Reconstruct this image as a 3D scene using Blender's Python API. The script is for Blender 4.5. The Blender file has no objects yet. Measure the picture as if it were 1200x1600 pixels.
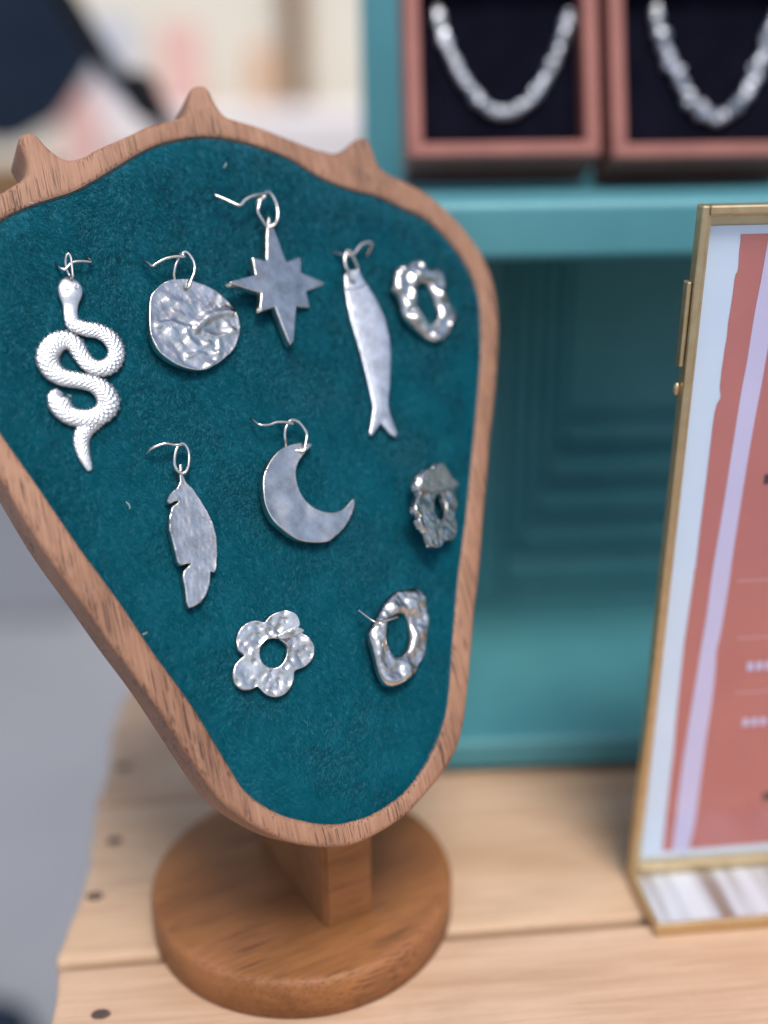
import bpy, bmesh, math, random
import numpy as np
from mathutils import Matrix, Vector
from mathutils.geometry import delaunay_2d_cdt

# ------------------------------------------------------------------ camera, sky, sun, exposure
scene = bpy.context.scene
R = math.radians
CAM_H, CAM_PITCH, CAM_ROLL, CAM_F = 0.26879, 19.4175, -0.7943, 1644.38     # metres above the table, degrees, degrees, focal length in 1200 px widths
cam_data = bpy.data.cameras.new('camera')
cam_data.sensor_fit = 'VERTICAL'
cam_data.sensor_height = 36.0
cam_data.lens = 36.0 * CAM_F / 1600.0
cam_data.clip_start = 0.01
cam_data.clip_end = 500.0
cam_data.dof.use_dof = True
cam_data.dof.focus_distance = 0.317
cam_data.dof.aperture_fstop = 2.5
cam = bpy.data.objects.new('camera', cam_data)
scene.collection.objects.link(cam)
cam.matrix_world = (Matrix.Translation((0, 0, CAM_H)) @ Matrix.Rotation(R(90 - CAM_PITCH), 4, 'X')
                    @ Matrix.Rotation(R(CAM_ROLL), 4, 'Z'))
scene.camera = cam

SUN_TO = Vector((0.14, -0.46, 0.88)).normalized()      # direction towards the sun
sun_el = math.asin(SUN_TO.z)
sun_az = math.atan2(SUN_TO.x, SUN_TO.y)
world = bpy.data.worlds.new('World')
scene.world = world
world.use_nodes = True
wn, wl = world.node_tree.nodes, world.node_tree.links
wn.clear()
sky = wn.new('ShaderNodeTexSky')
sky.sky_type = 'NISHITA'
sky.sun_disc = False
sky.sun_elevation = sun_el
sky.sun_rotation = sun_az
sky.air_density = 1.0
sky.dust_density = 3.0
sky.ozone_density = 1.0
wbg = wn.new('ShaderNodeBackground')
wbg.inputs['Strength'].default_value = 0.115
wo = wn.new('ShaderNodeOutputWorld')
wl.new(sky.outputs[0], wbg.inputs['Color'])
wl.new(wbg.outputs[0], wo.inputs['Surface'])

sun_data = bpy.data.lights.new('sun', 'SUN')
sun_data.energy = 1.7
sun_data.angle = R(22)
sun_data.color = (1.0, 0.95, 0.88)
sun = bpy.data.objects.new('sun', sun_data)
scene.collection.objects.link(sun)
sun.rotation_euler = SUN_TO.to_track_quat('Z', 'Y').to_euler()

scene.view_settings.view_transform = 'Standard'
scene.view_settings.look = 'None'
scene.view_settings.gamma = 1.0
scene.view_settings.exposure = 0.5
scene.render.engine = 'CYCLES'
scene.cycles.use_denoising = True
scene.cycles.max_bounces = 8

rng = np.random.default_rng(7)
random.seed(7)

# ------------------------------------------------------------------ helpers
def tag(o, label=None, cat=None, group=None, kind=None):
    if label: o['label'] = label
    if cat: o['category'] = cat
    if group: o['group'] = group
    if kind: o['kind'] = kind
    return o

def empty(name, mat):
    o = bpy.data.objects.new(name, None)
    scene.collection.objects.link(o)
    o.empty_display_size = 0.01
    o.matrix_world = mat
    return o

def link(name, me, mat=None, parent=None, smooth=False):
    o = bpy.data.objects.new(name, me)
    scene.collection.objects.link(o)
    if mat is not None and not me.materials: me.materials.append(mat)
    if parent is not None: o.parent = parent
    if smooth: me.polygons.foreach_set('use_smooth', [True] * len(me.polygons))
    return o

def mesh(name, V, F):
    me = bpy.data.meshes.new(name)
    me.from_pydata([tuple(map(float, v)) for v in V], [], [tuple(int(i) for i in f) for f in F])
    me.validate(); me.update()
    return me

def box_bm(bm, lo, hi, bevel=0.0, seg=2):
    m = Matrix.Translation([(a + b) / 2 for a, b in zip(lo, hi)]) @ Matrix.Diagonal([abs(b - a) for a, b in zip(lo, hi)] + [1])
    r = bmesh.ops.create_cube(bm, size=1, matrix=m)
    if bevel:
        es = list({e for v in r['verts'] for e in v.link_edges})
        bmesh.ops.bevel(bm, geom=es, offset=bevel, segments=seg, profile=0.5, affect='EDGES')

def box(name, lo, hi, mat, parent=None, bevel=0.0, seg=2):
    bm = bmesh.new(); box_bm(bm, lo, hi, bevel, seg)
    me = bpy.data.meshes.new(name); bm.to_mesh(me); bm.free()
    return link(name, me, mat, parent)

def catmull(P, n, closed=False):
    P = np.asarray(P, float); N = len(P); out = []
    segs = N if closed else N - 1
    for i in range(segs):
        if closed: a, b, c, d = P[(i - 1) % N], P[i], P[(i + 1) % N], P[(i + 2) % N]
        else: a, b, c, d = P[max(i - 1, 0)], P[i], P[i + 1], P[min(i + 2, N - 1)]
        for t in np.arange(n) / n:
            out.append(0.5 * ((2 * b) + (c - a) * t + (2 * a - 5 * b + 4 * c - d) * t * t + (3 * b - a - 3 * c + d) * t ** 3))
    if not closed: out.append(P[-1])
    return np.array(out)

def resample(P, step, closed=True):
    P = np.asarray(P, float)
    Q = np.vstack([P, P[:1]]) if closed else P
    s = np.concatenate([[0], np.cumsum(np.linalg.norm(np.diff(Q, axis=0), axis=1))])
    n = max(int(round(s[-1] / step)), 8)
    t = np.linspace(0, s[-1], n, endpoint=not closed)
    return np.stack([np.interp(t, s, Q[:, k]) for k in range(Q.shape[1])], 1)

def seg_dist(P, loops):
    A = np.vstack(loops); B = np.vstack([np.roll(l, -1, 0) for l in loops]); out = np.empty(len(P))
    D = B - A; L = (D ** 2).sum(1) + 1e-12
    for i in range(0, len(P), 4000):
        q = P[i:i + 4000, None, :] - A[None]
        t = np.clip((q * D[None]).sum(2) / L, 0, 1)
        out[i:i + 4000] = np.sqrt((((q - t[..., None] * D[None]) ** 2).sum(2)).min(1))
    return out

def inside(P, loops):
    c = np.zeros(len(P), bool)
    for l in loops:
        x0, y0 = l[:, 0], l[:, 1]; x1, y1 = np.roll(x0, -1), np.roll(y0, -1)
        for i in range(0, len(P), 20000):
            q = P[i:i + 20000]
            cr = ((y0[None] > q[:, 1:2]) != (y1[None] > q[:, 1:2]))
            xi = (x1 - x0)[None] * (q[:, 1:2] - y0[None]) / ((y1 - y0)[None] + 1e-15) + x0[None]
            c[i:i + 20000] ^= (np.sum(cr & (q[:, 0:1] < xi), 1) % 2).astype(bool)
    return c

def area2(l):
    return np.sum(l[:, 0] * np.roll(l[:, 1], -1) - l[:, 1] * np.roll(l[:, 0], -1))

def plate(name, outer, holes, thick, edge, zfun, step, inner_step, flat_back=True):
    """A plate in millimetres: outline + holes, rounded front edge, zfun(points, distance) = relief of the front."""
    loops = [resample(outer, step)] + [resample(h, step) for h in holes]
    loops = [l if (area2(l) > 0) == (k == 0) else l[::-1] for k, l in enumerate(loops)]
    bd = np.vstack(loops)
    lo, hi = bd.min(0), bd.max(0)
    gx, gy = np.meshgrid(np.arange(lo[0], hi[0], inner_step), np.arange(lo[1], hi[1], inner_step * 0.87))
    gx[1::2] += inner_step / 2
    G = np.stack([gx.ravel(), gy.ravel()], 1)
    G = G + rng.normal(0, inner_step * 0.04, G.shape)
    pts = []
    for l in loops:
        tn = np.roll(l, -1, 0) - np.roll(l, 1, 0); tn /= np.linalg.norm(tn, axis=1)[:, None] + 1e-12
        nrm = np.stack([-tn[:, 1], tn[:, 0]], 1)
        for k in (0.12, 0.45, 1.0):
            pts.append((l + nrm * edge * k, edge * k))
    I = [G[inside(G, loops) & (seg_dist(G, loops) > max(edge * 1.25, inner_step * 0.5))]]
    for q, dd in pts:
        ok = inside(q, loops); q = q[ok]
        I.append(q[seg_dist(q, loops) > dd * 0.92])
    allp = np.vstack([bd] + I)
    edges = []; off = 0
    for l in loops:
        n = len(l); edges += [(off + i, off + (i + 1) % n) for i in range(n)]; off += n
    vs, es, fs, ov, oe, of = delaunay_2d_cdt([Vector(p) for p in allp], edges, [], 0, 1e-6)
    P = np.array([v[:] for v in vs])
    F = np.array([f for f in fs if len(f) == 3])
    cen = P[F].mean(1)
    F = F[inside(cen, loops)]
    d = seg_dist(P, loops)
    dd = np.clip(d, 0, edge)
    z = -edge + np.sqrt(np.maximum(edge ** 2 - (edge - dd) ** 2, 0))
    z = z + zfun(P, d) * np.clip(d / max(edge, 1e-6), 0, 1)
    top = np.column_stack([P, z])
    # boundary edges
    ec = {}
    for f in F:
        for a, b in ((f[0], f[1]), (f[1], f[2]), (f[2], f[0])):
            ec[(a, b)] = True
    be = [(a, b) for (a, b) in ec if (b, a) not in ec]
    bot = np.column_stack([P, np.full(len(P), -thick)])
    n = len(P)
    faces = [tuple(f) for f in F] + [(f[2] + n, f[1] + n, f[0] + n) for f in F]
    faces += [(b, a, a + n, b + n) for a, b in be]
    used = np.zeros(2 * n, bool)
    for f in faces: used[list(f)] = True
    idx = np.cumsum(used) - 1
    V = np.vstack([top, bot])[used] / 1000
    me = mesh(name, V, [[idx[i] for i in f] for f in faces])
    me.polygons.foreach_set('use_smooth', [True] * len(me.polygons))
    bm = bmesh.new(); bm.from_mesh(me)
    for e in bm.edges:
        if len(e.link_faces) == 2 and e.calc_face_angle(0) > 0.9: e.smooth = False
    bm.to_mesh(me); bm.free()
    return me

def tube(name, P, rad, n=10, sub=6, closed=False, cap=True):
    """Swept round wire through points (mm)."""
    P = np.asarray(P, float); rad = np.asarray(rad, float) * np.ones(len(P))
    Q = catmull(np.column_stack([P, rad]), sub, closed); C, r = Q[:, :3], Q[:, 3]
    T = (np.roll(C, -1, 0) - np.roll(C, 1, 0)) if closed else np.gradient(C, axis=0)
    T /= np.linalg.norm(T, axis=1)[:, None] + 1e-12
    up = np.array([0.13, 0.21, 0.97]); V = []
    nv = np.cross(T[0], up); nv /= np.linalg.norm(nv)
    for i in range(len(C)):
        nv = nv - T[i] * (nv @ T[i]); nv /= np.linalg.norm(nv) + 1e-12
        b = np.cross(T[i], nv)
        for k in range(n):
            a = 2 * math.pi * k / n
            V.append(C[i] + r[i] * (math.cos(a) * nv + math.sin(a) * b))
    m = len(C); F = []
    for i in range(m if closed else m - 1):
        j = (i + 1) % m
        for k in range(n):
            F.append((i * n + k, i * n + (k + 1) % n, j * n + (k + 1) % n, j * n + k))
    if not closed and cap:
        F += [tuple(range(n))[::-1], tuple((m - 1) * n + k for k in range(n))]
    me = mesh(name, np.array(V) / 1000, F)
    me.polygons.foreach_set('use_smooth', [True] * len(me.polygons))
    return me

def merge_meshes(name, ms):
    bm = bmesh.new()
    for m in ms: bm.from_mesh(m)
    me = bpy.data.meshes.new(name); bm.to_mesh(me); bm.free()
    me.polygons.foreach_set('use_smooth', [True] * len(me.polygons))
    return me

class Field:
    """Smooth random field: sum of random plane waves."""
    def __init__(s, wl, n=24, seed=0):
        g = np.random.default_rng(seed); a = g.uniform(0, 2 * math.pi, n)
        k = 2 * math.pi / (wl * g.uniform(0.6, 1.6, n))
        s.k = np.stack([np.cos(a) * k, np.sin(a) * k], 1); s.p = g.uniform(0, 2 * math.pi, n); s.n = n
    def __call__(s, P):
        return np.sin(P @ s.k.T + s.p).sum(1) / math.sqrt(s.n / 2)

# ------------------------------------------------------------------ materials
class NT:
    def __init__(s, name):
        s.m = bpy.data.materials.new(name); s.m.use_nodes = True
        s.n, s.l = s.m.node_tree.nodes, s.m.node_tree.links
        s.b = s.n['Principled BSDF']
    def node(s, t, **kw):
        nd = s.n.new(t)
        for k, v in kw.items():
            if k in nd.inputs.keys():
                if hasattr(v, 'is_output'): s.l.new(v, nd.inputs[k])
                else: nd.inputs[k].default_value = v
            else: setattr(nd, k, v)
        return nd
    def coord(s, scale=(1, 1, 1), rot=(0, 0, 0)):
        tc = s.n.new('ShaderNodeTexCoord'); mp = s.n.new('ShaderNodeMapping')
        mp.inputs['Scale'].default_value = scale; mp.inputs['Rotation'].default_value = rot
        s.l.new(tc.outputs['Object'], mp.inputs['Vector'])
        return mp.outputs['Vector']
    def noise(s, vec, scale, detail=4, rough=0.55, dist=0.0):
        return s.node('ShaderNodeTexNoise', Vector=vec, Scale=scale, Detail=detail, Roughness=rough, Distortion=dist).outputs[0]
    def ramp(s, fac, stops):
        nd = s.n.new('ShaderNodeValToRGB'); s.l.new(fac, nd.inputs[0]); e = nd.color_ramp.elements
        while len(e) < len(stops): e.new(0.5)
        for el, (p, c) in zip(e, stops):
            el.position = p; el.color = (*c, 1) if len(c) == 3 else c
        return nd.outputs[0]
    def mix(s, fac, a, b, blend='MIX'):
        nd = s.n.new('ShaderNodeMix'); nd.data_type = 'RGBA'; nd.blend_type = blend
        for sock, v in ((nd.inputs[0], fac), (nd.inputs[6], a), (nd.inputs[7], b)):
            if hasattr(v, 'is_output'): s.l.new(v, sock)
            else: sock.default_value = v if not isinstance(v, tuple) else ((*v, 1) if len(v) == 3 else v)
        return nd.outputs[2]
    def math(s, op, a, b=0.0, c=0.0):
        nd = s.n.new('ShaderNodeMath'); nd.operation = op
        for sock, v in zip(nd.inputs, (a, b, c)):
            if hasattr(v, 'is_output'): s.l.new(v, sock)
            else: sock.default_value = v
        return nd.outputs[0]
    def set(s, **kw):
        for k, v in kw.items():
            k = k.replace('_', ' ')
            sock = s.b.inputs[k]
            if hasattr(v, 'is_output'): s.l.new(v, sock)
            else: sock.default_value = (*v, 1) if isinstance(v, tuple) and len(v) == 3 else v
        return s
    def bump(s, h, strength, dist):
        nd = s.node('ShaderNodeBump', Height=h, Strength=strength, Distance=dist)
        s.l.new(nd.outputs[0], s.b.inputs['Normal']); return s

def wood(name, light, dark, pore, axis='Y', rough=0.5, scale=1.0, pores=True, red=None, gloss=0.35):
    t = NT(name)
    def sc(a, b):   # a across the grain, b along it
        return tuple((b if ax == axis else a) * scale for ax in 'XYZ')
    broad = t.noise(t.coord(sc(30, 9)), 1.0, 3, 0.5, 0.4)
    grain = t.noise(t.coord(sc(520, 16)), 1.0, 6, 0.7, 1.2)
    fib = t.noise(t.coord(sc(2600, 150)), 1.0, 2, 0.6)
    col = t.ramp(t.math('ADD', t.math('MULTIPLY', broad, 0.55), t.math('MULTIPLY', grain, 0.45)), [(0.38, dark), (0.58, light)])
    if red is not None:
        col = t.mix(t.ramp(t.noise(t.coord(sc(55, 25)), 1.0, 2), [(0.45, (0, 0, 0)), (0.7, (1, 1, 1))]), col, red)
    col = t.mix(t.math('MULTIPLY', fib, 0.5), col, dark)
    h = fib
    if pores:
        pn = t.noise(t.coord(sc(2100, 48)), 1.0, 2, 0.5)
        patch = t.noise(t.coord(sc(60, 40)), 1.0, 2, 0.5)
        pm = t.ramp(t.math('ADD', pn, t.math('MULTIPLY', patch, 0.35)), [(0.74, (0, 0, 0)), (0.84, (1, 1, 1))])
        col = t.mix(t.math('MULTIPLY', pm, 0.82), col, pore)
        h = t.math('SUBTRACT', fib, t.math('MULTIPLY', pm, 1.5))
    t.set(Base_Color=col, Roughness=t.math('ADD', t.math('MULTIPLY', grain, 0.25), rough - 0.12), Specular_IOR_Level=gloss)
    t.bump(h, 0.35, 0.00025)
    return t.m

M = {}
M['walnut'] = wood('walnut_frame', (0.43, 0.235, 0.148), (0.23, 0.112, 0.066), (0.055, 0.026, 0.02), 'Y', 0.55)
M['walnut_base'] = wood('walnut_base', (0.40, 0.175, 0.060), (0.20, 0.078, 0.027), (0.09, 0.035, 0.016), 'X', 0.5, red=(0.36, 0.15, 0.062))
M['pine'] = wood('pine_board', (0.69, 0.545, 0.41), (0.47, 0.335, 0.225), (0.30, 0.18, 0.10), 'X', 0.7, 0.8, pores=False, gloss=0.25)

def weather(m):
    nt = m.node_tree; b = nt.nodes['Principled BSDF']; src = b.inputs['Base Color'].links[0].from_socket
    t = NT.__new__(NT); t.m, t.n, t.l, t.b = m, nt.nodes, nt.links, b
    oi = t.n.new('ShaderNodeObjectInfo')
    tint = t.mix(oi.outputs['Random'], (1.0, 0.93, 0.82), (1.0, 0.90, 0.88))
    col = t.mix(1.0, src, tint, 'MULTIPLY')
    stain = t.ramp(t.noise(t.coord((9, 26, 9)), 1.0, 5, 0.65, 0.6), [(0.50, (0, 0, 0)), (0.72, (1, 1, 1))])
    col = t.mix(t.math('MULTIPLY', stain, 0.7), col, (0.40, 0.27, 0.18))
    knot = t.node('ShaderNodeTexVoronoi', Vector=t.coord((9, 22, 9)), Scale=1.0).outputs['Distance']
    col = t.mix(t.ramp(knot, [(0.05, (0.8, 0.8, 0.8)), (0.14, (0, 0, 0))]), col, (0.20, 0.10, 0.05))
    dots = t.ramp(t.noise(t.coord((1, 1, 1)), 260, 3, 0.7), [(0.64, (0, 0, 0)), (0.74, (1, 1, 1))])
    col = t.mix(t.math('MULTIPLY', dots, 0.4), col, (0.25, 0.16, 0.11))
    t.l.new(col, b.inputs['Base Color'])
weather(M['pine'])

def silver(name, base, rough, bump, bscale, rvar=0.15):
    t = NT(name)
    n1 = t.noise(t.coord((1, 1, 1)), bscale, 4, 0.6)
    n2 = t.noise(t.coord((1, 1, 1)), 170, 5, 0.62)
    t.set(Base_Color=t.mix(t.ramp(n2, [(0.35, (0, 0, 0)), (0.75, (1, 1, 1))]), base, tuple(c * 0.45 for c in base)),
          Metallic=1.0, Roughness=t.math('ADD', t.math('MULTIPLY', n2, rvar), rough - rvar / 2))
    t.bump(n1, bump, 0.0004)
    return t.m
M['silver'] = silver('hammered_silver', (0.76, 0.75, 0.73), 0.22, 0.25, 900)
M['silver_satin'] = silver('satin_silver', (0.72, 0.705, 0.68), 0.26, 0.12, 1400)
M['silver_white'] = silver('bright_silver', (0.86, 0.87, 0.87), 0.33, 0.2, 1500)
M['silver_fish'] = silver('fish_silver', (0.70, 0.74, 0.80), 0.33, 0.3, 1300)
M['wire'] = silver('silver_wire', (0.85, 0.82, 0.78), 0.2, 0.05, 500)
M['chain'] = silver('chain_silver', (0.62, 0.65, 0.72), 0.38, 0.3, 600)

t = NT('velvet_backing'); t.set(Base_Color=(0.0006, 0.09, 0.13), Roughness=0.9); M['velvet'] = t.m
t = NT('velvet_pile')
n = t.noise(t.coord((1, 1, 1)), 45, 3, 0.5)
t.set(Base_Color=t.ramp(n, [(0.3, (0.0004, 0.094, 0.136)), (0.7, (0.0006, 0.112, 0.160))]), Roughness=0.7, Specular_IOR_Level=0.08,
      Sheen_Weight=0.12, Sheen_Roughness=0.4, Sheen_Tint=(0.25, 0.75, 0.85, 1))
M['pile'] = t.m

def paint(name, c1, c2, rough=0.45, sc=14, bump=0.06):
    t = NT(name); n = t.noise(t.coord((1, 1, 1)), sc, 4, 0.6); n2 = t.noise(t.coord((1, 1, 1)), 700, 3, 0.5)
    t.set(Base_Color=t.ramp(n, [(0.3, c1), (0.7, c2)]), Roughness=rough)
    t.bump(n2, bump, 0.0006); return t.m
M['teal'] = paint('teal_paint', (0.066, 0.255, 0.300), (0.092, 0.310, 0.355), 0.5)
M['box'] = paint('terracotta_leatherette', (0.27, 0.090, 0.072), (0.33, 0.115, 0.092), 0.6, 40, 0.3)
M['black_velvet'] = paint('black_velvet', (0.003, 0.003, 0.008), (0.006, 0.006, 0.014), 0.95, 60, 0.1)
M['black_velvet'].node_tree.nodes['Principled BSDF'].inputs['Specular IOR Level'].default_value = 0.05
M['paper'] = paint('card_paper', (0.60, 0.74, 0.93), (0.64, 0.78, 0.95), 0.6, 20, 0.02)
M['coral'] = paint('coral_print', (0.47, 0.160, 0.150), (0.52, 0.185, 0.170), 0.55, 30, 0.02)
M['lilac'] = paint('lilac_print', (0.56, 0.55, 0.80), (0.62, 0.60, 0.85), 0.55, 30, 0.02)
M['lilac_faint'] = paint('faint_lilac_print', (0.55, 0.26, 0.27), (0.60, 0.30, 0.31), 0.55, 30, 0.02)
M['ink'] = paint('dark_print', (0.05, 0.03, 0.04), (0.06, 0.04, 0.05), 0.55, 30, 0.02)
t = NT('brass'); n = t.noise(t.coord((1, 1, 1)), 200, 3, 0.5)
t.set(Base_Color=t.ramp(n, [(0.3, (0.60, 0.47, 0.27)), (0.7, (0.70, 0.57, 0.36))]), Metallic=1.0, Roughness=0.42); M['brass'] = t.m
t = NT('painted_reflection_acrylic')
n = t.noise(t.coord((85, 6, 6)), 1.0, 2, 0.5)  # pale and grey-brown streaks in the colour imitate reflections in the foot
t.set(Base_Color=t.ramp(n, [(0.40, (0.22, 0.18, 0.155)), (0.52, (0.46, 0.49, 0.54)), (0.62, (0.55, 0.59, 0.65))]), Roughness=0.15, Coat_Weight=0.6); M['painted_reflection'] = t.m
t = NT('clear_glass')                                  # thin pane: clear, with a fresnel reflection
out = t.n['Material Output']; tr = t.n.new('ShaderNodeBsdfTransparent'); gl = t.n.new('ShaderNodeBsdfGlossy')
gl.inputs['Roughness'].default_value = 0.05; lw = t.n.new('ShaderNodeLayerWeight'); lw.inputs['Blend'].default_value = 0.5
mx = t.n.new('ShaderNodeMixShader')
t.l.new(t.math('ADD', 0.03, t.math('MULTIPLY', t.math('POWER', lw.outputs['Facing'], 4.0), 0.7)), mx.inputs[0]); t.l.new(tr.outputs[0], mx.inputs[1]); t.l.new(gl.outputs[0], mx.inputs[2]); t.l.new(mx.outputs[0], out.inputs['Surface'])
M['glass'] = t.m
M['paving'] = paint('grey_paving', (0.20, 0.21, 0.235), (0.25, 0.262, 0.29), 0.85, 1.3, 0.3)
M['cream'] = paint('cream_render', (0.74, 0.69, 0.58), (0.80, 0.76, 0.66), 0.85, 0.8, 0.2)
M['brown'] = paint('brown_timber', (0.16, 0.085, 0.035), (0.22, 0.12, 0.05), 0.7, 4, 0.2)
M['navy'] = paint('navy_cloth', (0.010, 0.018, 0.034), (0.016, 0.026, 0.046), 0.85, 6, 0.3)
M['pole'] = paint('black_pole', (0.006, 0.007, 0.010), (0.010, 0.011, 0.014), 0.5, 6, 0.1)
for k_ in ('navy', 'pole'): M[k_].node_tree.nodes['Principled BSDF'].inputs['Specular IOR Level'].default_value = 0.1
M['pink'] = paint('pink_print', (0.70, 0.42, 0.38), (0.76, 0.48, 0.43), 0.8, 4, 0.1)
M['orange'] = paint('orange_print', (0.60, 0.38, 0.24), (0.66, 0.42, 0.28), 0.8, 4, 0.1)
M['bluegrey'] = paint('blue_grey_print', (0.52, 0.54, 0.60), (0.56, 0.58, 0.64), 0.8, 4, 0.1)
M['white_cloth'] = paint('white_cloth', (0.64, 0.60, 0.60), (0.72, 0.68, 0.68), 0.85, 3, 0.2)
M['lint'] = paint('pale_lint', (0.55, 0.60, 0.55), (0.65, 0.70, 0.62), 0.9, 60, 0.1)
M['iron'] = paint('nail_iron', (0.06, 0.04, 0.035), (0.11, 0.075, 0.06), 0.7, 300, 0.3)

# ------------------------------------------------------------------ setting: ground
gm = mesh('ground', [(-60, -60, -0.9), (60, -60, -0.9), (60, 60, -0.9), (-60, 60, -0.9)], [(0, 1, 2, 3)])
tag(link('ground', gm, M['paving']), 'plain grey paved ground far below the table', kind='structure')

# ------------------------------------------------------------------ the plank table top
YAW_T = R(5.2)
ct, st = math.cos(YAW_T), math.sin(YAW_T)
table = empty('table', Matrix.Translation((-0.02, 0.34, 0)) @ Matrix.Rotation(YAW_T, 4, 'Z'))
tag(table, 'pale pine plank table top under the jewellery stand', 'table')
# planks in table space: (y from, y to, left end x, right end x, dz)
planks = [(-0.145, -0.0400, -0.0985, 0.62, 0.0), (-0.0352, 0.0580, -0.0995, 0.60, -0.0006), (0.0625, 0.160, -0.1030, 0.63, -0.0022), (0.1635, 0.262, -0.103, 0.61, -0.001), (-0.25, -0.1485, -0.088, 0.62, -0.001)]
for k, (y0, y1, x0, x1, dz) in enumerate(planks):
    bm = bmesh.new()
    box_bm(bm, (x0, y0, -0.021), (x1, y1, 0), 0.0025, 3)
    bmesh.ops.subdivide_edges(bm, edges=[e for e in bm.edges if abs(e.verts[0].co.x - e.verts[1].co.x) < 0.002 and abs(e.verts[0].co.y - e.verts[1].co.y) > 0.03], cuts=9)
    for v in bm.verts:                                   # rough sawn ends, soft edges
        if v.co.x < x0 + 0.02: v.co.x += 0.0016 * math.sin(v.co.y * 70 + k) + 0.0004 * math.sin(v.co.y * 310 + 2 * k)
        v.co.y += 0.0006 * math.sin(v.co.x * 40 + k)
    me = bpy.data.meshes.new('board'); bm.to_mesh(me); bm.free()
    o = link('board', me, M['pine'], table); o.location.z = dz
    for (nx, ny) in {0: [(-0.081, -0.062), (-0.0785, -0.125)], 1: [(-0.0925, -0.0025), (-0.090, 0.031)], 2: [(-0.094, 0.088)]}.get(k, []):
        nb = bmesh.new(); bmesh.ops.create_cone(nb, cap_ends=True, segments=14, radius1=0.0026, radius2=0.0021, depth=0.0012, matrix=Matrix.Translation((nx, ny, 0.0002)) @ Matrix.Diagonal((1.35, 0.8, 1, 1)))
        nm = bpy.data.meshes.new('nail_head'); nb.to_mesh(nm); nb.free()
        link('nail_head', nm, M['iron'], o)

# ------------------------------------------------------------------ the jewellery stand
DX, DY, DT, DR = -0.03198, 0.32225, 0.0152, 0.055
PO, PU, PV, PN = [Vector(a) for a in [[-0.03105,0.31579,0.17001],[0.87477,0.48403,-0.02209],[-0.21239,0.42401,0.8804],[0.43551,-0.76546,0.47372]]]
BOARD_T = 0.0175
PANEL = Matrix((( PU.x, PV.x, PN.x, PO.x), (PU.y, PV.y, PN.y, PO.y), (PU.z, PV.z, PN.z, PO.z), (0, 0, 0, 1)))
root_m = Matrix.Translation((DX, DY, 0)) @ Matrix.Rotation(R(29.6), 4, 'Z')
stand = empty('jewellery_stand', root_m)
tag(stand, 'dark wood crown-topped earring stand with teal velvet pad on round base', 'earring stand')
def pose(o, mw):
    o.matrix_parent_inverse = Matrix.Identity(4)
    o.matrix_basis = o.parent.matrix_world.inverted() @ mw if o.parent else mw
bpy.context.view_layer.update()
# round base, lathe profile
prof = [(0, 0), (DR - 0.0012, 0), (DR, 0.0012), (DR, DT - 0.0022), (DR - 0.0007, DT - 0.0007), (DR - 0.0022, DT), (DR - 0.004, DT), (0.028, DT), (0, DT)]
V, F = [], []; n = 128
for (r_, z_) in prof:
    for k in range(n): V.append((max(r_, 1e-5) * math.cos(2 * math.pi * k / n), max(r_, 1e-5) * math.sin(2 * math.pi * k / n), z_))
for i in range(len(prof) - 1):
    for k in range(n): F.append((i * n + k, i * n + (k + 1) % n, (i + 1) * n + (k + 1) % n, (i + 1) * n + k))
o = link('base', mesh('base', V, F), M['walnut_base'], stand, True)

OUT_VIS = [[-68.62,96.1],[-64.56,98.48],[-61.66,100.29],[-59.7,102.93],[-59.17,105.8],[-59.72,108.88],[-60.64,111.95],[-59.48,114.23],[-57.61,115.29],[-55.55,115.33],[-54.23,114.31],[-53.26,112.45],[-51.29,109.77],[-48.52,107.29],[-45.75,106.67],[-41.42,107.95],[-37.66,110.09],[-26.65,114.94],[-19.15,118.34],[-11.55,120.48],[-7.13,122.14],[-4.79,126.01],[-3.57,129.65],[-1.98,131.96],[0.2,132.95],[2.65,133.05],[4.03,131.28],[4.97,127.44],[7.1,122.95],[10.53,121.21],[17.62,119.3],[24.62,116.42],[35.44,111.9],[41.55,110.07],[45.13,109.62],[49.28,111.32],[53.28,114.24],[57.14,115.5],[59.46,114.56],[60.2,111.42],[60.7,106.35],[62.85,102.73],[68.54,99.56],[77.77,94.35],[84.8,87.37],[90.2,80.09],[94.9,71.04],[96.76,62.82],[96.75,53.98],[94.88,43.6],[90.99,31.11],[85.37,16.4],[79.4,2.31],[74.09,-11.53],[69.57,-22.7],[62.05,-42.69],[56.37,-55.45],[51.48,-68.27],[46.51,-80.58],[41.51,-91.35],[35.48,-98.93],[27.13,-104.86],[16.22,-110.65],[6.38,-113.52],[-2.71,-114.52],[-10.05,-113.66],[-19.69,-110.03],[-27.77,-105.2],[-36.83,-96.81],[-42.5,-88.95],[-47.21,-77.93],[-50.89,-68.52],[-56.42,-54.67],[-63.2,-40.08],[-69.16,-26.35],[-75.26,-12.88],[-79.7,-1.08],[-83.81,11.34]]
VEL_VIS = [[-70.3,86.73],[-60.32,91.53],[-46.87,95.84],[-35.97,101.62],[-20.87,110.02],[-9.63,113.43],[-0.31,114.45],[8.34,113.43],[15.83,111.47],[26.44,107.17],[36.71,100.2],[47.8,95.42],[57.95,92.68],[67.05,87.97],[74.95,83.92],[81.66,75.95],[86.74,66.73],[88.46,56.17],[86.45,44.22],[82.93,31.82],[76.22,13.88],[70.69,-0.05],[62.04,-21.52],[59.14,-28.2],[52.09,-44.36],[44.81,-63.4],[39.07,-78.83],[34.11,-88.05],[26.1,-97.28],[15.55,-104.49],[3.45,-107.59],[-8.38,-106.9],[-18.97,-102.69],[-26.97,-97.4],[-33.31,-90.01],[-36.84,-81.04],[-43.76,-61.93],[-51.54,-44.63],[-58.14,-28.5],[-66.18,-10.94],[-74.02,7.89],[-81.37,24.97]]
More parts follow.
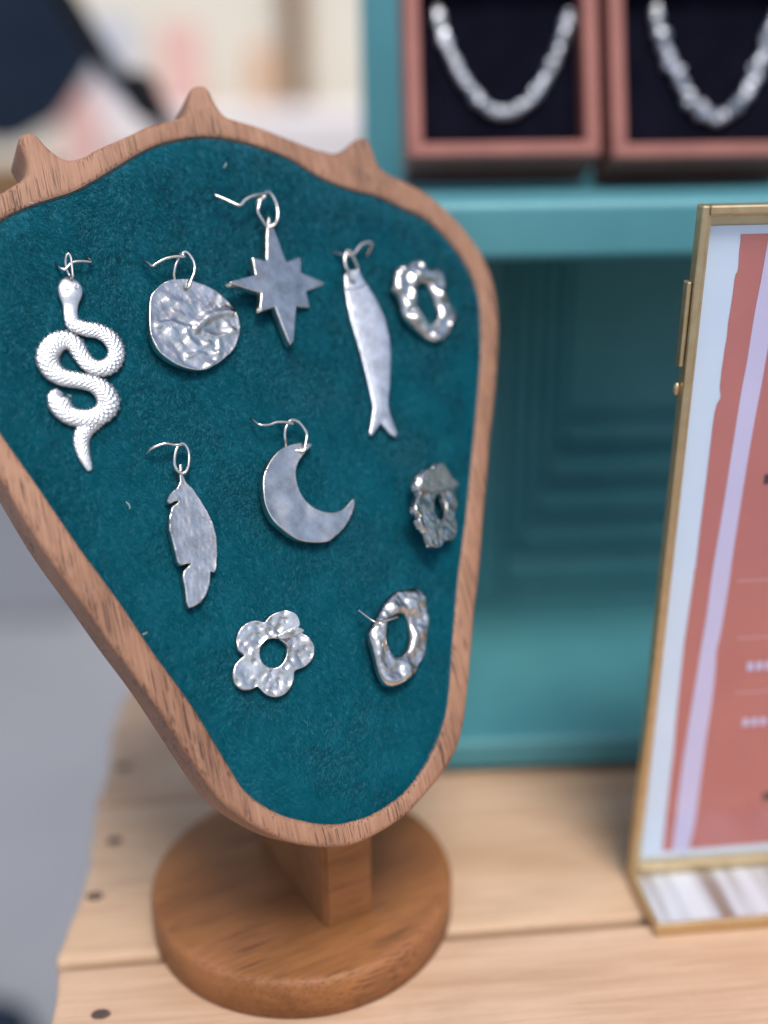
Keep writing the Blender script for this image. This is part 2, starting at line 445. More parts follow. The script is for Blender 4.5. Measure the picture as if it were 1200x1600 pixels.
def complete(P):      # the left shoulder mirrors the right one
    P = np.array(P); top, bot = P[0], P[-1]
    right = P[P[:, 0] > 40]
    m = right[(right[:, 1] < top[1] - 6) & (right[:, 1] > bot[1] + 6)] * np.array([-1, 1])
    m = m[np.argsort(m[:, 1])]
    return np.vstack([P, m])
outer = catmull(complete(OUT_VIS), 5, True)
velvet = catmull(complete(VEL_VIS), 5, True)
fw = Field(9, 20, 3)
me = plate('frame_board', outer, [velvet], BOARD_T * 1000, 1.7, lambda P, d: 0.10 * fw(P), 1.6, 3.0)
o = link('frame_board', me, M['walnut'], stand); pose(o, PANEL)

vo = velvet.copy()
cen = vo.mean(0); vo = cen + (vo - cen) * 1.006
def dome(d): return -1.6 + 2.7 * (1 - np.exp(-d / 5.0))
fd = Field(30, 16, 5)
me = plate('velvet_pad', vo, [], BOARD_T * 1000 - 3, 0.5, lambda P, d: dome(d) + 0.15 * fd(P) * np.clip(d / 8, 0, 1), 1.5, 2.2)
pad = link('velvet_pad', me, M['velvet'], stand); pose(pad, PANEL)
# short velvet pile: leaning fibres
NP = 420000
lo, hi = vo.min(0), vo.max(0)
P = rng.uniform(lo, hi, (int(NP * 1.45), 2)); P = P[inside(P, [resample(vo, 1.5)])][:NP]
d = seg_dist(P, [resample(vo, 2.0)])
z = dome(d) + 0.15 * fd(P) * np.clip(d / 8, 0, 1) - 0.15
f1, f2, f3 = Field(34, 20, 11), Field(6.5, 24, 12), Field(2.6, 24, 13)
f4, f5 = Field(3.2, 24, 14), Field(14, 20, 15)
ang = -math.pi / 2 - 0.25 + 0.55 * f1(P) + 0.22 * f2(P) + 0.20 * f3(P) + rng.normal(0, 0.20, len(P))
el = np.clip(0.72 + 0.05 * f4(P) + 0.05 * f5(P) + rng.normal(0, 0.08, len(P)), 0.2, 1.4)
Ln = 1.15 * rng.uniform(0.75, 1.2, len(P))
dr = np.stack([np.cos(ang) * np.cos(el), np.sin(ang) * np.cos(el), np.sin(el)], 1)
sd = np.stack([-np.sin(ang), np.cos(ang), np.zeros(len(P))], 1) * 0.13
base = np.column_stack([P, z])
V = np.empty((len(P), 3, 3)); V[:, 0] = base - sd; V[:, 1] = base + sd; V[:, 2] = base + dr * Ln[:, None]
V = (V.reshape(-1, 3) / 1000).astype(np.float32)
pm = bpy.data.meshes.new('velvet_pile')
pm.vertices.add(len(V)); pm.vertices.foreach_set('co', V.ravel())
nt = len(P)
pm.loops.add(nt * 3); pm.loops.foreach_set('vertex_index', np.arange(nt * 3, dtype=np.int32))
pm.polygons.add(nt); pm.polygons.foreach_set('loop_start', np.arange(0, nt * 3, 3, dtype=np.int32))
pm.update()
pile = link('velvet_pile', pm, M['pile'], pad); pile['kind'] = 'stuff'

# a few specks of pale lint on the velvet
for (a_, b_) in [([-51.27, -1.14], [-50.59, -3.36]), ([-61.42, 91.63], [-60.25, 91.01]), ([-61.73, 32.4], [-60.8, 31.53]), ([2.92, 104.28], [1.64, 102.5]), ([-53.04, -39.22], [-54.26, -39.71])]:
    m_ = [(a_[0] + b_[0]) / 2 + 0.35, (a_[1] + b_[1]) / 2]
    lo_ = link('lint_fibre', tube('lint_fibre', [(*a_, 2.2), (*m_, 2.5), (*b_, 2.2)], 0.09, 6, 5), M['lint'], pad)
# post: block under the board, its top cut to the slope of the board
ya = R(29.6)
ph = Vector((math.sin(ya), -math.cos(ya), 0)); pw = Vector((math.cos(ya), math.sin(ya), 0))
corner = Vector(([-0.02164,0.29165][0], [-0.02164,0.29165][1], DT - 0.0006))
backp = PO - PN * (BOARD_T - 0.002)
def ztop(p): return (backp - p).dot(PN) / PN.z + p.z
V = []
Wd, Dp = 0.0185, 0.058
for w_ in (0, Wd):
    for (dd, top) in ((0, 0), (Dp, 0), (Dp, 1), (0, 1)):
        p_ = corner + pw * w_ - ph * dd
        if top: p_ = Vector((p_.x, p_.y, ztop(p_)))
        V.append(root_m.inverted() @ p_)
me = mesh('post', V, [(0, 1, 2, 3), (7, 6, 5, 4), (0, 4, 5, 1), (1, 5, 6, 2), (2, 6, 7, 3), (3, 7, 4, 0)])
bm = bmesh.new(); bm.from_mesh(me); bmesh.ops.recalc_face_normals(bm, faces=bm.faces)
bmesh.ops.bevel(bm, geom=bm.edges[:], offset=0.0012, segments=2, affect='EDGES'); bm.to_mesh(me); bm.free()
link('post', me, M['walnut_base'], stand)

# ------------------------------------------------------------------ the earrings
CH = {
 'snake': {'A': [-55.0,38.46,3.5],'rot': [0,0],'outer': [[0.78,29.44],[9.57,5.58],[4.82,-9.48],[-10.15,4.22],[-4.62,-28.94]],'holes': [],'body': [[0.78,29.44,1.13,0.0],[0.49,27.89,2.66,0.2],[0.14,25.56,3.48,0.3],[-0.36,22.98,3.07,0.3],[-0.75,20.41,2.15,0.2],[-1.2,17.59,2.0,0.2],[-0.92,14.98,2.15,0.2],[1.9,13.17,2.2,0.3],[6.33,11.85,2.25,0.3],[9.16,9.01,2.46,0.2],[9.82,5.3,2.41,0.2],[7.82,1.83,2.46,0.2],[4.37,0.7,2.35,0.1],[1.45,2.05,2.35,-0.1],[-0.39,5.15,2.35,-0.2],[-1.67,8.59,2.56,-0.1],[-4.01,10.22,2.66,0.0],[-7.02,9.54,2.87,0.2],[-9.55,6.96,3.07,0.3],[-10.29,3.98,3.07,0.3],[-9.34,1.01,2.76,0.3],[-6.65,-1.07,2.41,0.3],[-2.8,-2.3,2.3,0.3],[1.05,-3.71,2.46,0.3],[3.73,-6.29,2.97,0.3],[4.46,-9.54,3.28,0.2],[2.62,-12.41,2.87,0.2],[-0.93,-13.83,2.56,0.2],[-4.96,-13.47,2.56,0.2],[-7.95,-11.62,2.66,0.1],[-9.38,-8.7,3.07,0.0],[-9.8,-6.4,2.35,-0.1],[-8.44,-4.73,1.23,-0.4]],'tail': [[3.02,-12.35,2.05,-0.6],[-0.86,-14.7,2.56,-0.3],[-3.87,-17.22,2.3,0.0],[-5.4,-20.2,2.2,0.0],[-5.51,-23.68,1.79,0.0],[-4.96,-27.25,1.18,0.0],[-4.64,-29.04,0.61,0.0]],'ring': [[0.98,35.58,0.36,1.6],[1.63,34.39,0.36,1.6],[1.42,31.25,0.36,1.4],[1.07,28.38,0.36,1.2],[0.49,29.46,0.36,0.2],[0.02,31.58,0.36,0.5],[0.06,33.83,0.36,1.2]],'wire': [[-2.23,34.82,0.36,-3.0],[-1.95,32.98,0.36,-1.0],[-1.51,31.7,0.36,0.2],[-0.34,31.23,0.36,0.6],[1.24,32.57,0.36,0.9],[2.58,33.19,0.36,1.0],[5.07,33.29,0.36,1.0],[7.53,33.18,0.36,0.6],[7.23,34.94,0.36,-0.8],[6.86,36.39,0.36,-3.0]],'eyes': [[-1.02,25.63],[1.74,25.78]]},
 'moonface': {'A': [-20.51,50.73,4.8],'rot': [7,0],'outer': [[-1.87,13.93],[1.35,13.99],[4.01,13.01],[8.02,11.45],[11.8,8.67],[14.12,5.81],[15.7,2.95],[15.99,-0.25],[15.42,-3.77],[13.75,-6.88],[12.07,-9.27],[8.49,-11.9],[4.68,-14.13],[1.17,-15.32],[-2.39,-15.31],[-6.37,-14.26],[-10.04,-12.06],[-12.86,-9.25],[-14.16,-5.86],[-14.52,-2.83],[-14.14,0.51],[-13.21,4.87],[-11.66,8.91],[-9.09,11.27],[-6.65,12.9],[-4.38,13.72]],'holes': [],'ring': [[0.43,10.69,0.45,0.8],[1.76,12.95,0.45,1.2],[3.4,15.74,0.45,1.4],[3.81,18.55,0.45,1.5],[2.92,20.99,0.45,1.5],[1.72,22.03,0.45,1.4],[0.27,21.14,0.45,1.2],[-1.19,19.38,0.45,0.6],[-2.29,17.11,0.45,0.0],[-2.58,14.69,0.45,-1.0],[-1.45,12.61,0.45,-1.6]],'wire': [[-10.65,21.25,0.42,-3.4],[-10.14,19.48,0.42,-1.2],[-9.45,17.9,0.42,0.2],[-8.12,18.6,0.42,0.6],[-5.15,19.8,0.42,1.4],[-1.87,20.31,0.42,1.9],[0.77,20.2,0.42,2.0],[0.27,21.14,0.42,1.5],[-0.21,22.18,0.42,-0.2],[-0.82,23.46,0.42,-3.0]],'r1': [[-11.8,-1.23],[-9.53,-0.28],[-6.7,-0.02],[-4.15,-1.11],[-1.84,-1.86]],'r2': [[0.55,-2.27],[3.16,-0.27],[5.72,1.4],[9.64,2.54],[13.37,2.64]],'r3': [[3.09,-3.73],[5.77,-4.68],[9.41,-4.8],[13.09,-3.34]],'r4': [[-12.23,-3.24],[-9.12,-4.69],[-5.59,-4.47],[-3.2,-3.18]],'r5': [[-2.58,-3.55],[-1.78,-6.31],[0.66,-8.11],[3.74,-7.2]],'r6': [[-4.24,-10.98],[-0.51,-10.12],[2.88,-10.95],[6.35,-10.07]],'r7': [[7.51,-6.65],[6.87,-9.4],[4.56,-13.09],[2.11,-14.35]],'r8': [[-9.65,5.49],[-5.13,7.13],[-2.0,5.36],[0.91,5.66]],'r9': [[-5.26,3.36],[-2.06,1.92],[0.39,0.15]],'e1': [[-7.22,-2.38]],'e2': [[8.87,-0.77]],'e3': [[11.73,-1.19]]},
 'star': {'A': [9.45,61.81,5.6],'rot': [13,0],'outer': [[3.06,22.91],[4.06,18.74],[5.14,13.14],[5.81,7.73],[6.1,7.06],[12.49,9.32],[11.1,3.66],[21.32,0.08],[11.37,-2.95],[11.36,-8.61],[5.88,-8.34],[1.74,-20.1],[0.16,-21.36],[-0.56,-20.1],[-2.66,-8.67],[-8.4,-10.36],[-8.59,-8.69],[-6.87,-4.08],[-17.37,-1.52],[-17.74,-0.77],[-16.86,-0.35],[-7.45,2.0],[-7.34,7.98],[-2.19,7.09],[1.13,18.11]],'holes': [],'ring': [[1.81,18.97,0.52,-0.4],[0.0,20.84,0.52,0.0],[-1.31,23.34,0.52,0.4],[-0.59,25.62,0.52,0.9],[0.98,28.2,0.52,1.2],[3.35,30.26,0.52,1.2],[5.03,29.61,0.52,1.2],[6.12,26.64,0.52,1.2],[6.01,23.37,0.52,1.1],[5.02,20.64,0.52,1.0],[3.45,19.09,0.52,0.6]],'wire': [[-13.8,29.86,0.48,-3.4],[-11.05,27.44,0.48,-1.5],[-8.03,25.11,0.48,0.3],[-5.69,26.84,0.48,0.6],[-3.36,28.06,0.48,1.0],[-0.21,28.89,0.48,1.6],[2.14,28.8,0.48,1.7],[1.11,27.8,0.48,1.2],[-0.74,26.82,0.48,0.5],[0.21,25.21,0.48,-3.0]]},
 'fish': {'A': [38.0,34.06,3.5],'rot': [0,0],'outer': [[-2.83,28.68],[-1.92,30.31],[-0.19,31.1],[3.46,31.26],[3.92,28.57],[5.8,24.11],[7.66,19.16],[8.77,13.29],[8.87,7.01],[7.78,0.39],[4.88,-9.34],[2.55,-15.7],[2.35,-19.44],[3.45,-26.13],[2.09,-27.36],[0.58,-26.25],[-1.97,-22.21],[-5.24,-25.07],[-6.72,-25.9],[-7.11,-24.84],[-4.96,-20.0],[-3.64,-16.43],[-3.49,-12.24],[-3.46,-6.16],[-3.58,1.38],[-3.94,8.02],[-4.41,14.22],[-4.01,19.9],[-3.58,24.65]],'holes': [],'ring': [[-0.28,26.62,0.52,0.8],[-1.19,29.56,0.52,1.0],[-2.06,31.76,0.52,1.2],[-1.86,34.65,0.52,1.3],[-0.19,37.23,0.52,1.3],[1.02,36.94,0.52,1.2],[1.95,34.48,0.52,0.6],[3.21,31.27,0.52,-0.6],[1.9,29.16,0.52,-1.8]],'wire': [[-4.01,38.69,0.48,-3.2],[-2.72,37.34,0.48,-1.0],[-1.22,36.16,0.48,1.0],[1.54,35.95,0.48,1.5],[4.83,38.74,0.48,1.5],[7.2,39.87,0.48,1.4],[9.87,39.63,0.48,1.0],[8.8,36.87,0.48,-3.0]]},
 'nugget': {'A': [64.51,53.78,5.0],'rot': [12,0],'outer': [[-10.82,9.33],[-8.05,11.51],[-4.04,12.26],[0.28,13.79],[2.56,13.33],[4.08,10.34],[8.27,11.09],[10.88,9.85],[11.4,6.77],[10.28,2.49],[11.19,-1.73],[13.12,-5.16],[12.5,-7.86],[8.98,-11.71],[4.88,-15.13],[1.57,-16.25],[-2.08,-15.49],[-5.23,-13.25],[-8.11,-10.29],[-10.51,-7.36],[-11.24,-4.41],[-11.06,0.03],[-13.08,2.57],[-12.3,5.93]],'holes': [[[0.59,5.44],[2.5,5.31],[3.38,3.44],[3.66,-0.36],[4.43,-4.15],[3.46,-7.2],[1.02,-8.73],[-1.65,-9.51],[-2.63,-8.02],[-3.99,-4.66],[-4.62,-2.06],[-3.81,1.34],[-2.02,4.03]]]},
 'feather': {'A': [-35.78,-14.21,4.4],'rot': [7,0],'outer': [[1.76,21.68],[2.77,21.58],[2.33,18.37],[3.01,15.71],[4.69,13.67],[6.24,10.16],[7.71,6.28],[8.72,2.08],[8.85,-1.63],[7.89,-6.99],[6.37,-11.5],[5.46,-12.08],[4.56,-11.57],[3.61,-15.03],[1.78,-17.96],[-0.62,-20.04],[-3.09,-20.84],[-4.62,-20.91],[-4.92,-18.91],[-4.52,-15.43],[-4.41,-11.53],[-3.66,-9.87],[-1.1,-8.31],[-1.73,-8.03],[-4.44,-8.31],[-5.12,-7.13],[-5.16,-3.9],[-5.33,0.42],[-5.6,2.62],[-4.84,6.11],[-3.22,9.16],[-0.73,10.48],[-1.34,10.81],[-3.77,10.13],[-4.38,11.12],[-3.11,13.14],[-0.49,14.65],[0.84,16.33],[1.2,18.5]],'holes': [],'ring': [[1.76,18.73,0.46,0.2],[0.4,20.06,0.46,0.3],[0.13,22.29,0.46,0.7],[1.14,25.51,0.46,1.1],[2.68,27.22,0.46,1.3],[4.19,27.08,0.46,1.3],[5.04,24.76,0.46,1.2],[4.3,21.12,0.46,1.1],[3.17,19.02,0.46,0.6]],'wire': [[-6.64,26.28,0.36,-3.0],[-5.64,27.13,0.36,-0.6],[-4.1,27.64,0.36,0.4],[-1.58,27.92,0.36,1.2],[0.75,27.22,0.36,1.5],[3.16,26.8,0.36,1.6],[2.02,25.98,0.36,-3.0]],'spine': [[1.75,16.96],[2.21,9.56],[1.51,1.25],[0.27,-7.62],[-1.66,-14.49],[-4.06,-20.13]]},
 'crescent': {'A': [4.65,-7.04,4.8],'rot': [8,0],'outer': [[3.52,15.68],[5.36,15.09],[4.58,14.25],[1.87,12.34],[-1.21,9.52],[-2.66,6.91],[-3.13,3.53],[-2.55,-0.31],[-0.67,-3.61],[2.64,-6.08],[6.72,-7.29],[10.43,-7.07],[13.26,-5.67],[15.8,-3.94],[16.45,-4.3],[15.68,-6.67],[13.36,-9.89],[10.07,-12.94],[6.24,-15.17],[2.71,-16.39],[-2.64,-15.79],[-7.32,-14.44],[-11.12,-11.39],[-14.31,-7.62],[-15.8,-3.1],[-15.85,1.25],[-14.91,5.84],[-13.19,9.02],[-10.17,12.11],[-6.53,14.5],[-2.38,15.68],[0.81,15.91]],'holes': [],'ring': [[0.77,12.96,0.44,0.9],[2.03,15.11,0.44,1.2],[3.2,18.15,0.44,1.3],[2.12,21.04,0.44,1.3],[0.58,22.73,0.44,1.2],[-1.29,23.05,0.44,1.1],[-2.78,21.77,0.44,0.8],[-3.86,19.78,0.44,0.4],[-3.97,17.03,0.44,-0.4],[-2.97,14.87,0.44,-1.5]],'wire': [[-12.76,25.8,0.38,-3.4],[-12.46,24.24,0.38,-1.4],[-11.79,22.72,0.38,0.0],[-8.97,22.36,0.38,0.6],[-6.37,22.85,0.38,1.1],[-3.37,22.51,0.38,1.5],[-1.21,21.83,0.38,1.6],[-2.46,22.27,0.38,0.8],[-3.33,23.9,0.38,-3.0]]},
 'flower_small': {'A': [46.67,-18.28,8],'rot': [26,0],'outer': [[5.85,14.27],[8.72,13.26],[9.7,11.07],[10.51,9.16],[13.68,7.99],[14.6,6.05],[12.79,3.66],[12.59,2.31],[12.4,-0.39],[9.93,-2.97],[8.78,-4.52],[9.25,-7.22],[7.52,-10.32],[4.1,-12.09],[1.33,-11.99],[-0.68,-12.36],[-2.61,-13.67],[-5.42,-13.86],[-7.74,-12.96],[-8.28,-11.03],[-8.32,-8.97],[-9.53,-7.61],[-11.16,-6.23],[-11.47,-4.17],[-10.28,-2.96],[-12.01,-1.84],[-11.8,0.19],[-10.03,2.43],[-7.4,4.13],[-8.19,5.45],[-8.03,8.04],[-5.85,10.59],[-2.56,12.1],[0.43,12.31],[2.48,11.75],[3.6,13.33]],'holes': [[[1.73,3.27],[4.23,3.7],[6.12,1.49],[5.03,-2.19],[1.43,-5.17],[-0.95,-4.25],[-1.56,-1.33],[-0.28,1.76]]],'flap': [[-7.0,5.57],[-6.79,8.27],[-4.47,10.93],[-0.54,12.17],[2.21,11.75],[5.72,13.94],[9.34,11.35],[11.11,8.76],[14.4,6.06],[7.41,4.55],[-3.09,3.76]]},
 'flower': {'A': [-17.48,-53.08,3.8],'rot': [0,0],'outer': [[7.84,11.41],[9.74,9.99],[10.4,8.07],[10.33,6.3],[9.6,5.41],[10.76,3.54],[12.39,2.31],[13.29,0.04],[12.98,-2.57],[11.67,-4.65],[9.07,-6.13],[6.1,-6.64],[5.22,-7.02],[4.54,-9.2],[2.76,-11.41],[0.24,-12.84],[-2.56,-12.9],[-5.02,-11.6],[-6.6,-9.22],[-7.06,-8.55],[-9.57,-8.96],[-12.14,-8.36],[-13.73,-6.14],[-13.9,-3.55],[-12.58,-1.0],[-10.09,0.73],[-9.36,1.29],[-10.74,3.17],[-10.35,6.24],[-9.01,8.84],[-6.4,10.33],[-3.28,10.62],[-0.73,9.61],[0.81,10.9],[3.82,11.77],[6.03,11.77]],'holes': [[[0.49,4.18],[2.51,3.46],[3.98,1.73],[4.13,-0.06],[3.21,-2.2],[1.42,-3.84],[-0.87,-4.34],[-2.83,-3.47],[-4.12,-1.74],[-4.13,0.87],[-3.25,2.7],[-1.58,3.94]]],'flap': [[1.64,4.43],[2.9,5.13],[5.84,5.6],[8.76,5.88],[10.54,4.63],[9.96,3.95],[7.51,3.28],[3.06,3.16]]},
 'oval': {'A': [25.64,-57.66,5.0],'rot': [14,0],'outer': [[11.21,14.61],[13.94,12.12],[14.18,8.44],[13.26,3.41],[11.02,-1.34],[7.68,-7.35],[4.01,-10.16],[2.44,-11.85],[-1.49,-13.53],[-5.71,-14.22],[-9.07,-13.8],[-11.18,-11.75],[-12.15,-8.14],[-12.2,-3.01],[-12.37,2.4],[-11.23,5.14],[-6.86,8.85],[-1.62,13.01],[2.98,14.83],[7.06,14.72]],'holes': [[[-2.12,7.05],[2.66,7.25],[4.33,4.94],[3.77,0.98],[2.24,-2.78],[-0.86,-5.1],[-4.38,-5.01],[-6.19,-1.45],[-5.78,2.69],[-4.14,5.89]]],'wire': [[-13.02,11.6,0.39,-3.5],[-12.32,9.02,0.39,-1.0],[-11.36,6.84,0.39,1.0],[-9.18,6.56,0.39,1.2],[-5.62,6.44,0.39,1.3],[-1.23,6.7,0.39,0.6]]}}
def charm_root(name, key, label):
    c = CH[key]; a, b = R(c['rot'][0]), R(c['rot'][1])
    U = math.cos(a) * PU - math.sin(a) * PN; N = math.cos(a) * PN + math.sin(a) * PU
    Vv = math.cos(b) * PV + math.sin(b) * N; N2 = math.cos(b) * N - math.sin(b) * PV
    A = PO + (PU * c['A'][0] + PV * c['A'][1] + PN * c['A'][2]) / 1000
    mw = Matrix(((U.x, Vv.x, N2.x, A.x), (U.y, Vv.y, N2.y, A.y), (U.z, Vv.z, N2.z, A.z), (0, 0, 0, 1)))
    e = empty(name, mw); tag(e, label, 'earring', 'silver earrings pinned to the velvet')
    return e, c
def fit(root, c, wire_name='ear_wire'):
    if 'ring' in c:
        q = np.array(c['ring']); link('jump_ring', tube('jump_ring', q[:, [0, 1, 3]], q[:, 2] * 1.1, 10, 6, True), M['wire'], root)
    if 'wire' in c:
        q = np.array(c['wire']); link(wire_name, tube(wire_name, q[:, [0, 1, 3]], q[:, 2] * 1.2, 8, 5), M['wire'], root)

def dimples(seed, lo, hi, n, r0, r1, depth):
    g = np.random.default_rng(seed); c = g.uniform(lo, hi, (n, 2)); r = g.uniform(r0, r1, n); dp = depth * g.uniform(0.4, 1.2, n) * np.where(g.random(n) < 0.75, -1, 0.8)
    def fn(P):
        out = np.zeros(len(P))
        for ci, ri, di in zip(c, r, dp):
            out += di * np.exp(-(((P - ci) ** 2).sum(1)) / ri ** 2)
        return out
    return fn
def ridge(P, pts, w, h):
    l = catmull(np.array(pts), 6); D = np.full(len(P), 1e9)
    for a, b in zip(l[:-1], l[1:]):
        e = b - a; tt = np.clip(((P - a) @ e) / (e @ e + 1e-9), 0, 1)
        D = np.minimum(D, np.linalg.norm(P - a - tt[:, None] * e, axis=1))
    return h * np.exp(-(D / w) ** 2)

# 1 coiled snake
root, c = charm_root('snake_earring', 'snake', 'coiled snake silver earring with scaly body, leftmost on the velvet')
def snake_sweep(name, pts, ns, taper_end):
    Q = catmull(np.array(pts), 1 if ns is None else ns)
    s = np.concatenate([[0], np.cumsum(np.linalg.norm(np.diff(Q[:, :2], axis=0), axis=1))])
    m = int(s[-1] / 0.16); tt = np.linspace(0, s[-1], m)
    Q = np.stack([np.interp(tt, s, Q[:, k]) for k in range(4)], 1)
    T = np.gradient(Q[:, :2], axis=0); T /= np.linalg.norm(T, axis=1)[:, None]
    Nn = np.stack([-T[:, 1], T[:, 0]], 1); K = 36; th = np.arange(K) / K * 2 * math.pi
    V = np.empty((m, K, 3))
    for k in range(K):
        hw, zz = Q[:, 2] * 1.07, Q[:, 3]
        pitch = 1.5; bq = th[k] / (math.pi / 5)
        up = 1.0 if 0.25 < th[k] < math.pi - 0.25 else 0.0
        cellA = (np.mod(tt / pitch, 1) - 0.5) ** 2 * 3.2 + (np.mod(bq, 1) - 0.5) ** 2 * 3.2
        cellB = (np.mod(tt / pitch + 0.5, 1) - 0.5) ** 2 * 3.2 + (np.mod(bq + 0.5, 1) - 0.5) ** 2 * 3.2
        bumpv = np.clip(1 - np.minimum(cellA, cellB) * 2.4, 0, 1)
        fade = np.clip((tt - (12.5 if taper_end == 'body' else 0)) / 2, 0.0, 1)
        rr = hw * (1 + up * 0.34 * (bumpv - 0.5) * fade)
        V[:, k, 0] = Q[:, 0] + Nn[:, 0] * rr * math.cos(th[k])
        V[:, k, 1] = Q[:, 1] + Nn[:, 1] * rr * math.cos(th[k])
        V[:, k, 2] = zz - 1.3 + (0.46 * rr * math.sin(th[k]) ** 0.6 if math.sin(th[k]) > 0 else 0.3 * rr * math.sin(th[k]))
    F = [(i * K + k, i * K + (k + 1) % K, (i + 1) * K + (k + 1) % K, (i + 1) * K + k) for i in range(m - 1) for k in range(K)]
    F += [tuple(range(K))[::-1], tuple((m - 1) * K + k for k in range(K))]
    return mesh(name, V.reshape(-1, 3) / 1000, F)
ms = [snake_sweep('body', c['body'], 8, 'body'), snake_sweep('tail', c['tail'], 8, 'tail')]
bm = bmesh.new()
for m_ in ms: bm.from_mesh(m_)
bmesh.ops.recalc_face_normals(bm, faces=bm.faces)
me = bpy.data.meshes.new('snake_charm'); bm.to_mesh(me); bm.free()
charm_o = link('snake_charm', me, M['silver_white'], root, True)
for (ex, ey) in c['eyes']:
    a_ = np.linspace(0, 2 * math.pi, 12, endpoint=False)
    link('eye', tube('eye', [(ex + 0.55 * math.cos(x), ey + 0.62 * math.sin(x), 1.02) for x in a_], 0.16, 8, 2, True), M['silver_white'], charm_o)
fit(root, c)

# 2 round face
root, c = charm_root('moon_face_earring', 'moonface', 'round silver disc earring with embossed sleepy face between snake and star')
ol = catmull(np.array(c['outer']), 4, True)
fa, fb = Field(6.0, 20, 21), Field(2.4, 24, 22)
dm = dimples(5, ol.min(0), ol.max(0), 26, 0.8, 1.8, 0.10)
def face(P, d):
    z = 0.07 * fa(P) + 0.025 * fb(P) + dm(P) + 0.35 * np.exp(-d / 1.2)
    for k, w_, h in (('r1', 1.0, 0.95), ('r2', 1.5, 1.8), ('r3', 1.0, 0.8), ('r4', 0.9, 0.3), ('r5', 1.3, 1.0), ('r6', 0.9, 0.8), ('r7', 1.0, 0.5), ('r8', 1.3, 0.5), ('r9', 1.2, 0.5)):
        z = z + ridge(P, c[k], w_, 0.6 * h)
    z += 0.5 * np.exp(-((P - np.array(c['e1'][0])) ** 2).sum(1) / 3.5) + 0.6 * np.exp(-((P - np.array(c['e3'][0])) ** 2).sum(1) / 4.0)
    return z - 0.35
link('face_disc', plate('face_disc', ol, [], 2.6, 0.5, face, 0.4, 0.33), M['silver'], root); fit(root, c)

# 3 star
root, c = charm_root('star_earring', 'star', 'eight-pointed silver star earring, highest of all on the velvet')
fa = Field(9, 20, 31)
link('star_charm', plate('star_charm', np.array(c['outer']), [], 2.7, 0.45, lambda P, d: 0.05 * fa(P) + 0.25 * np.exp(-((P - np.array([0.5, 1])) ** 2).sum(1) / 60), 0.35, 0.6), M['silver_satin'], root); fit(root, c)

# 4 fish
root, c = charm_root('fish_earring', 'fish', 'long slim silver fish earring with forked tail right of star')
ol = np.array(c['outer'])
def fishz(P, d):
    x, y = P[:, 0], P[:, 1]
    sc = np.clip(1 - 2.6 * np.minimum((np.mod(x / 1.35, 1) - 0.5) ** 2 + (np.mod(y / 1.35, 1) - 0.5) ** 2, (np.mod(x / 1.35 + 0.5, 1) - 0.5) ** 2 + (np.mod(y / 1.35 + 0.5, 1) - 0.5) ** 2), 0, 1)
    on = np.clip((y + 20) / 2, 0, 1) * np.clip((19 - y) / 2, 0, 1)
    gill = -0.30 * np.exp(-((y - 24 - 0.04 * (x + 1) ** 2) / 0.5) ** 2)
    return 0.25 * (1 - np.exp(-d / 1.5)) + 0.17 * sc * on + gill
link('fish_charm', plate('fish_charm', ol, [], 2.0, 0.35, fishz, 0.4, 0.30), M['silver_fish'], root); fit(root, c)

# 5 nugget hoop
def hoop(name, key, label, part, rr, amp, seed, edge, thick, mat='silver'):
    root, c = charm_root(name, key, label)
    ol = catmull(np.array(c['outer']), 4, True); hl = catmull(np.array(c['holes'][0]), 4, True)
    fa, fb = Field(rr, 20, seed), Field(rr * 0.45, 24, seed + 1)
    link(part, plate(part, ol, [hl], thick, edge, lambda P, d: amp * fa(P) + amp * 0.35 * fb(P), 0.45, 0.42), M[mat], root)
    return root, c
root, c = hoop('nugget_hoop_earring', 'nugget', 'lumpy molten-looking silver hoop earring at the upper right of the velvet', 'hoop', 6.5, 0.45, 41, 2.3, 3.6)
link('ear_post', tube('ear_post', [(-2, 12.5, -1), (-2, 12.8, -4), (-2, 13, -7)], 0.4, 8, 3), M['wire'], root)

# 6 feather
root, c = charm_root('feather_earring', 'feather', 'grey silver feather earring with notched edges below snake and disc')
ol = np.array(c['outer']); fa, fb = Field(7, 20, 51), Field(1.6, 20, 52)
def feath(P, d):
    barb = 0.035 * np.sin((P[:, 1] * 1.0 + np.abs(P[:, 0]) * 1.4) * 4.5) * np.clip(1 - d / 3, 0, 1)
    return 0.035 * fa(P) + 0.012 * fb(P) + 0.5 * barb + ridge(P, c['spine'], 0.8, 0.06) + 0.25 * np.exp(-d / 0.8)
link('feather_charm', plate('feather_charm', ol, [], 2.2, 0.3, feath, 0.35, 0.36), M['silver_satin'], root); fit(root, c)

# 7 crescent
root, c = charm_root('crescent_earring', 'crescent', 'silver crescent moon earring in the middle of the velvet')
ol = catmull(np.array(c['outer']), 4, True); fa = Field(11, 20, 61); dm = dimples(8, ol.min(0), ol.max(0), 22, 1.8, 3.4, 0.12)
link('crescent_charm', plate('crescent_charm', ol, [], 2.5, 0.4, lambda P, d: 0.07 * fa(P) + dm(P) + 0.25 * np.exp(-d / 0.7), 0.4, 0.4), M['silver_satin'], root); fit(root, c)

